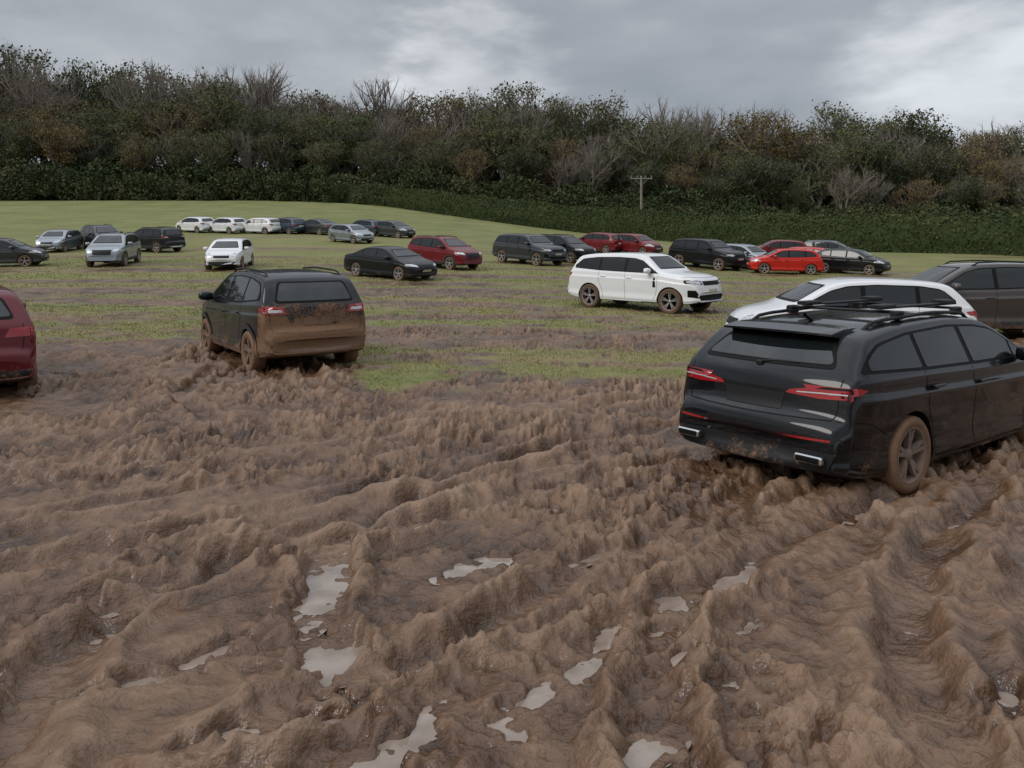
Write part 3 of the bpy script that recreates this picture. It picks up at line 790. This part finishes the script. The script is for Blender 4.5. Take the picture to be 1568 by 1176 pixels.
KUGA=dict(name='kuga',L=4.53,W=1.84,zb=.27,R=.35,wx=(1.36,-1.33),clad=True,cr=.12,
 top=[(-2.265,.60),(-2.25,.72),(-2.18,.76),(-2.15,.80),(-2.13,1.08),(-2.08,1.15),(-1.86,1.49),(-1.75,1.575),(-1.3,1.63),(-.4,1.66),(.2,1.635),(.5,1.56),(1.22,1.17),(1.4,1.11),(1.85,1.03),(2.1,.93),(2.22,.79),(2.265,.62)],
 belt=[(-2.2,1.17),(-1,1.12),(0,1.08),(1.3,1.05),(2.3,.9)],
 T=[(1.12,1.10),(.8,1.28),(.5,1.46),(.2,1.54),(-.4,1.57),(-1.1,1.55),(-1.6,1.48),(-1.80,1.28)],
 B=[(1.12,1.085),(0,1.10),(-1.0,1.14),(-1.80,1.21)],
 wins=[(1.06,-.05),(-.13,-.95),(-1.02,-1.72)],
 ws=[(.70,1.20),(.52,1.56)], rw=[(.66,1.17),(.56,1.50)],
 ft=[([(.50,1.0),(.90,.99),(.90,1.13),(.56,1.11)],'rear',RED,.007),([(-2.2,1.0),(-1.92,1.04),(-1.85,1.10),(-2.2,1.13)],'side',RED,.009),
     ([(.56,1.03),(.78,1.025),(.78,1.07),(.58,1.07)],'rear',CLEAR,.012),
     ([(-.27,.82),(.27,.82),(.27,.95),(-.27,.95)],'rear',BLACK,.008),
     ([(-.80,.36),(.80,.36),(.84,.58),(-.84,.58)],'rear',GREY,.008),
     ([(-.50,.36),(.50,.36),(.55,.46),(-.55,.46)],'rear',CHROME,.012),
     ([(.5,.82),(.85,.86),(.85,.95),(.55,.93)],'front',CLEAR,.006),([(-.42,.65),(.42,.65),(.45,.9),(-.45,.9)],'front',BLACK,.005)],
 seams=[('side',[(1.12,1.08),(1.10,.7),(1.0,.4)]),('side',[(-.09,1.1),(-.09,.7),(-.07,.4)]),('side',[(-.98,1.13),(-1.0,.85),(-.85,.6),(-.82,.4)]),
   ('rear',[(-.76,1.1),(-.75,.8),(-.72,.72)]),('rear',[(.76,1.1),(.75,.8),(.72,.72)]),('rear',[(-.72,.72),(0,.71),(.72,.72)])],
 handles=[(.05,.93),(-.82,.97)],mir=(.80,1.16),rails=(-1.6,.35),rail_y=.62,spokes=5)
RRS=dict(name='large_suv',L=4.85,W=1.98,zb=.30,R=.385,wx=(1.50,-1.42),tum=.30,cf=.16,
 top=[(-2.425,.65),(-2.41,.78),(-2.34,.83),(-2.31,1.15),(-2.24,1.23),(-2.0,1.61),(-1.87,1.69),(-1.3,1.75),(-.3,1.78),(.3,1.76),(.55,1.69),(1.12,1.29),(1.3,1.23),(1.9,1.17),(2.22,1.10),(2.37,.93),(2.425,.68)],
 belt=[(-2.3,1.20),(-1,1.19),(0,1.175),(1.2,1.15),(2.3,1.02)],
 T=[(1.08,1.205),(.8,1.37),(.5,1.56),(.2,1.63),(-.4,1.65),(-1.2,1.63),(-1.75,1.57),(-2.02,1.36)],
 B=[(1.08,1.19),(0,1.20),(-1.0,1.215),(-2.02,1.27)],
 wins=[(1.0,-.02),(-.12,-1.0),(-1.08,-1.95)],
 ws=[(.74,1.32),(.58,1.68)], rw=[(.70,1.25),(.60,1.61)],
 ft=[([(.50,.90),(.90,.93),(.90,1.03),(.52,1.01)],'front',DARKG,.006),([(.56,.925),(.88,.95),(.88,1.0),(.58,.99)],'front',CLEAR,.011),
     ([(2.3,.90),(2.02,.96),(1.98,1.0),(2.3,1.04)],'side',CLEAR,.008),
     ([(-.46,.88),(.46,.88),(.48,1.0),(-.48,1.0)],'front',DARKG,.007),
     ([(-.62,.44),(.62,.44),(.70,.60),(-.70,.60)],'front',DARKG,.007),([(.66,.5),(.86,.54),(.88,.74),(.78,.74)],'front',DARKG,.007),
     ([(-.26,.66),(.26,.66),(.26,.77),(-.26,.77)],'front',PLATE,.010),
     ([(.93,.78),(1.03,.78),(1.0,1.08),(.95,1.08)],'side',DARKG,.005),
     ([(.50,1.0),(.92,1.0),(.92,1.13),(.56,1.12)],'rear',RED,.007),
     ([(-.80,.36),(.80,.36),(.84,.6),(-.84,.6)],'rear',GREY,.008),([(-.27,.86),(.27,.86),(.27,.97),(-.27,.97)],'rear',PLATE,.008)],
 seams=[('side',[(1.08,1.17),(1.07,.7),(.95,.38)]),('side',[(-.07,1.2),(-.07,.7),(-.05,.38)]),('side',[(-1.04,1.2),(-1.06,.9),(-.93,.65),(-.88,.38)]),('front',[(-.86,1.12),(0,1.09),(.86,1.12)])],
 handles=[(.08,1.03),(-.88,1.05)],mir=(.80,1.27),spokes=5)
HATCH=dict(name='hatchback',L=4.15,W=1.78,zb=.2,R=.315,wx=(1.28,-1.27),
 top=[(-2.075,.52),(-2.06,.64),(-2.0,.68),(-1.97,.70),(-1.95,.95),(-1.88,1.03),(-1.58,1.34),(-1.45,1.40),(-.9,1.445),(-.1,1.46),(.3,1.42),(.5,1.36),(1.15,1.03),(1.3,.98),(1.7,.90),(1.92,.80),(2.03,.66),(2.075,.52)],
 belt=[(-2.0,1.02),(-1,.98),(0,.955),(1.2,.94),(2.1,.8)],
 T=[(1.07,.975),(.75,1.14),(.5,1.27),(.2,1.35),(-.3,1.375),(-1.0,1.355),(-1.35,1.30),(-1.55,1.12)],
 B=[(1.07,.965),(0,.975),(-1.0,1.01),(-1.55,1.06)],
 wins=[(1.0,0),(-.08,-.9),(-.97,-1.46)],
 ws=[(.66,1.06),(.50,1.355)], rw=[(.62,1.06),(.52,1.33)],
 ft=[([(.48,.84),(.88,.84),(.88,.96),(.54,.95)],'rear',RED,.007),([(-2.0,.85),(-1.76,.87),(-1.7,.93),(-2.0,.96)],'side',RED,.008),
     ([(-.27,.72),(.27,.72),(.27,.83),(-.27,.83)],'rear',PLATE,.008),([(-.7,.28),(.7,.28),(.75,.42),(-.75,.42)],'rear',BLACK,.007),
     ([(.42,.68),(.84,.74),(.84,.84),(.50,.79)],'front',CLEAR,.007),([(1.95,.74),(1.66,.82),(1.6,.86),(1.95,.84)],'side',CLEAR,.008),
     ([(-.36,.62),(.36,.62),(.38,.74),(-.38,.74)],'front',BLACK,.006),([(-.6,.28),(.6,.28),(.66,.44),(-.66,.44)],'front',BLACK,.006),
     ([(-.26,.48),(.26,.48),(.26,.58),(-.26,.58)],'front',PLATE,.008)],
 seams=[('side',[(1.02,.95),(1.0,.6),(.92,.28)]),('side',[(-.04,.97),(-.04,.6),(-.02,.28)]),('side',[(-.93,1.0),(-.94,.75),(-.82,.5),(-.78,.28)]),
   ('rear',[(-.7,1.0),(-.69,.75),(-.66,.67)]),('rear',[(.7,1.0),(.69,.75),(.66,.67)])],
 handles=[(.1,.83),(-.78,.86)],mir=(.76,1.02))
SEDAN=dict(name='saloon',L=4.7,W=1.82,zb=.18,R=.325,wx=(1.42,-1.35),tum=.42,
 top=[(-2.35,.58),(-2.33,.72),(-2.27,.93),(-2.2,1.0),(-1.8,1.06),(-1.65,1.09),(-.95,1.35),(-.7,1.39),(-.1,1.41),(.3,1.375),(.5,1.32),(1.25,.99),(1.4,.94),(1.95,.85),(2.2,.74),(2.31,.62),(2.35,.52)],
 belt=[(-2.3,.96),(-1,.98),(0,.94),(1.2,.92),(2.3,.75)],
 T=[(1.12,.96),(.8,1.11),(.5,1.24),(.2,1.305),(-.3,1.325),(-.8,1.28),(-1.2,1.16),(-1.5,1.04)],
 B=[(1.12,.95),(0,.96),(-1.0,.99),(-1.5,1.02)],
 wins=[(1.05,0),(-.08,-.9),(-.96,-1.38)],
 ws=[(.66,1.03),(.48,1.31)], rw=[(.6,1.12),(.48,1.33)],
 ft=[([(.40,.80),(.86,.80),(.86,.91),(.44,.9)],'rear',RED,.007),([(-.27,.72),(.27,.72),(.27,.83),(-.27,.83)],'rear',PLATE,.008),
     ([(.46,.64),(.84,.69),(.84,.77),(.52,.73)],'front',CLEAR,.007),([(2.2,.68),(1.95,.74),(1.9,.77),(2.2,.77)],'side',CLEAR,.008),
     ([(-.34,.5),(.34,.5),(.4,.72),(-.4,.72)],'front',BLACK,.006),([(-.66,.26),(.66,.26),(.7,.4),(-.7,.4)],'front',BLACK,.006),
     ([(-.26,.43),(.26,.43),(.26,.53),(-.26,.53)],'front',PLATE,.009)],
 seams=[],handles=[],mir=(.82,.99))
mE=build_type(ESTATE,.03); mK=build_type(KUGA,.04); mR=build_type(RRS,.045); mH=build_type(HATCH,.05); mS=build_type(SEDAN,.06,False)

place('black_estate_car',mE,car_mats('black_estate',(.003,.004,.006),.22,.08,.85,rim=(.20,.20,.205),coat=.8,tm=.97,rm=.60),3.83,8.07,37,.08)
place('muddy_black_suv',mK,car_mats('muddy_suv',(.006,.008,.012),.52,.66,.94,rim=(.12,.12,.12),coat=.7,tm=.97,rm=.8),-4.33,14.37,125,.07)
place('white_suv',mR,car_mats('white_suv',(.80,.81,.82),.12,.0,.5,rim=(.3,.3,.3)),4.15,24.8,-42,.02)
place('dark_red_hatchback',mH,car_mats('dark_red',(.12,.006,.012),.25,.1,.7,coat=.6,tm=.95),-8.40,11.65,130,.07,scale=1.05)
place('white_hatchback',mH,car_mats('white_hatch',(.74,.75,.76),.3,.1,.6),6.0,14.2,176,.02)
place('grey_suv',mK,car_mats('grey_suv',(.085,.075,.068),.45,.1,.7,.5,tm=.9),10.15,17.4,176,.02)

WH=car_mats('white_car',(.75,.76,.77),.2,.1,.5); BKc=car_mats('black_car',(.008,.009,.011),.2,.1,.5,coat=.5); GY=car_mats('grey_car',(.06,.065,.07),.2,.1,.5,.6,coat=.6)
SV=car_mats('silver_car',(.30,.33,.36),.2,.1,.5,.7); DR=car_mats('dark_red_car',(.15,.010,.014),.2,.1,.5,coat=.6); BLc=car_mats('blue_grey_car',(.05,.07,.10),.2,.1,.5,.5)
ORc=car_mats('bright_red_car',(.55,.02,.012),.2,.1,.5)
def px(p,d): return (p-784)/1200*d
FAR=[('grey_hatchback',mH,GY,4,40.3,15),('silver_hatchback',mH,SV,92,53.5,-82),('dark_grey_suv',mK,GY,158,55.5,-45),('silver_suv',mK,SV,176,41.5,-78),
 ('black_suv',mK,BKc,235,53,155),('white_hatchback',mH,WH,300,73,150),('white_hatchback',mH,WH,348,72,150),('white_hatchback',mH,WH,398,71.5,158),
 ('white_hatchback',mH,WH,353,39.8,-82),('blue_grey_hatchback',mH,BLc,440,72,145),('dark_grey_saloon',mS,GY,485,71.5,145),('silver_hatchback',mH,SV,538,62,-40),
 ('blue_grey_hatchback',mH,BLc,560,71,145),('dark_grey_hatchback',mH,GY,603,69.5,-35),('black_saloon',mS,BKc,598,35.5,-38),('dark_red_suv',mK,DR,680,41.5,-43),
 ('dark_grey_suv',mR,GY,810,47,-46),('black_suv',mK,BKc,862,50,-45),('dark_red_hatchback',mH,DR,915,58,140),('dark_red_hatchback',mH,DR,972,57,-45),
 ('black_suv',mR,BKc,1082,48,-50),('silver_hatchback',mH,SV,1138,49,-50),('red_hatchback',mH,ORc,1200,45,175),('red_hatchback',mH,ORc,1248,47.5,-30),
 ('black_hatchback',mH,BKc,1303,46,-42),('dark_red_hatchback',mH,DR,1190,54,170),('grey_hatchback',mH,GY,1270,54,-30)]
for n,ms,mt,p,d,hd in FAR: place(n,ms,mt,px(p,d),d,hd,.02)

# ---------------------------------------------------------------- world
w=bpy.data.worlds.new('World'); scene.world=w; w.use_nodes=True; nt=w.node_tree; nt.nodes.clear()
class WN(NT):
    def __init__(s,nt): s.t=nt; s.n=nt.nodes; s.l=nt.links
W_=WN(nt)
tc=W_.new('ShaderNodeTexCoord').outputs['Generated']
sp=W_.new('ShaderNodeSeparateXYZ'); W_.link(tc,sp.inputs[0]); z=sp.outputs[2]
mp=W_.new('ShaderNodeMapping'); mp.inputs['Scale'].default_value=(1,1,2.6); mp.inputs['Location'].default_value=(.35,.2,.1); W_.link(tc,mp.inputs[0])
n1=W_.noise(mp.outputs[0],2.2,4,.5); n2=W_.noise(mp.outputs[0],6.5,4,.55)
f=W_.math('ADD',W_.math('MULTIPLY',n1,.7),W_.math('MULTIPLY',n2,.3))
def blob(d,a,b,amt):
    v=Vector(d).normalized(); dp=W_.new('ShaderNodeVectorMath',operation='DOT_PRODUCT'); W_.link(tc,dp.inputs[0]); dp.inputs[1].default_value=v
    return W_.math('MULTIPLY',W_.map(W_.math('ADD',dp.outputs['Value'],W_.math('MULTIPLY',W_.math('SUBTRACT',n2,.5),.03)),a,b),amt)
f=W_.math('ADD',f,blob((-.03,1,.27),.990,.9995,.17))
f=W_.math('ADD',f,blob((.62,1,.22),.980,.9995,.20))
f=W_.math('ADD',f,blob((-.62,1,.30),.96,.9995,-.03))
col=W_.ramp(f,[(.36,(.27,.29,.320)),(.50,(.345,.365,.395)),(.60,(.44,.46,.485)),(.78,(.70,.73,.75))])
mul=W_.map(z,.40,.95,1.,2.7)
mx=W_.new('ShaderNodeVectorMath',operation='SCALE'); W_.link(col,mx.inputs[0]); W_.link(mul,mx.inputs['Scale'])
b1=W_.new('ShaderNodeBackground'); W_.link(mx.outputs[0],b1.inputs[0]); b1.inputs[1].default_value=1.0
sk=W_.new('ShaderNodeTexSky'); sk.sky_type='NISHITA'; sk.sun_disc=False
b2=W_.new('ShaderNodeBackground'); W_.link(sk.outputs[0],b2.inputs[0]); b2.inputs[1].default_value=.012
ad=W_.new('ShaderNodeAddShader'); W_.link(b1.outputs[0],ad.inputs[0]); W_.link(b2.outputs[0],ad.inputs[1])
o=W_.new('ShaderNodeOutputWorld'); W_.link(ad.outputs[0],o.inputs[0])
sl=bpy.data.lights.new('sun','SUN'); sl.energy=1.4; sl.angle=math.radians(30); sl.color=(1,.96,.91)
so=bpy.data.objects.new('sun',sl); scene.collection.objects.link(so)
az=math.radians(235); el=math.radians(36); dv=Vector((math.sin(az)*math.cos(el),math.cos(az)*math.cos(el),math.sin(el)))
sk.sun_rotation=az%(2*math.pi); sk.sun_elevation=el
so.rotation_euler=dv.to_track_quat('Z','Y').to_euler()

cam=bpy.data.cameras.new('camera'); co=bpy.data.objects.new('camera',cam); scene.collection.objects.link(co); scene.camera=co
co.location=(0,0,1.65); co.rotation_euler=(math.radians(90),0,0); cam.lens=36*1200/1568; cam.sensor_width=36; cam.shift_y=-138/1568; cam.clip_end=4000; cam.clip_start=.05
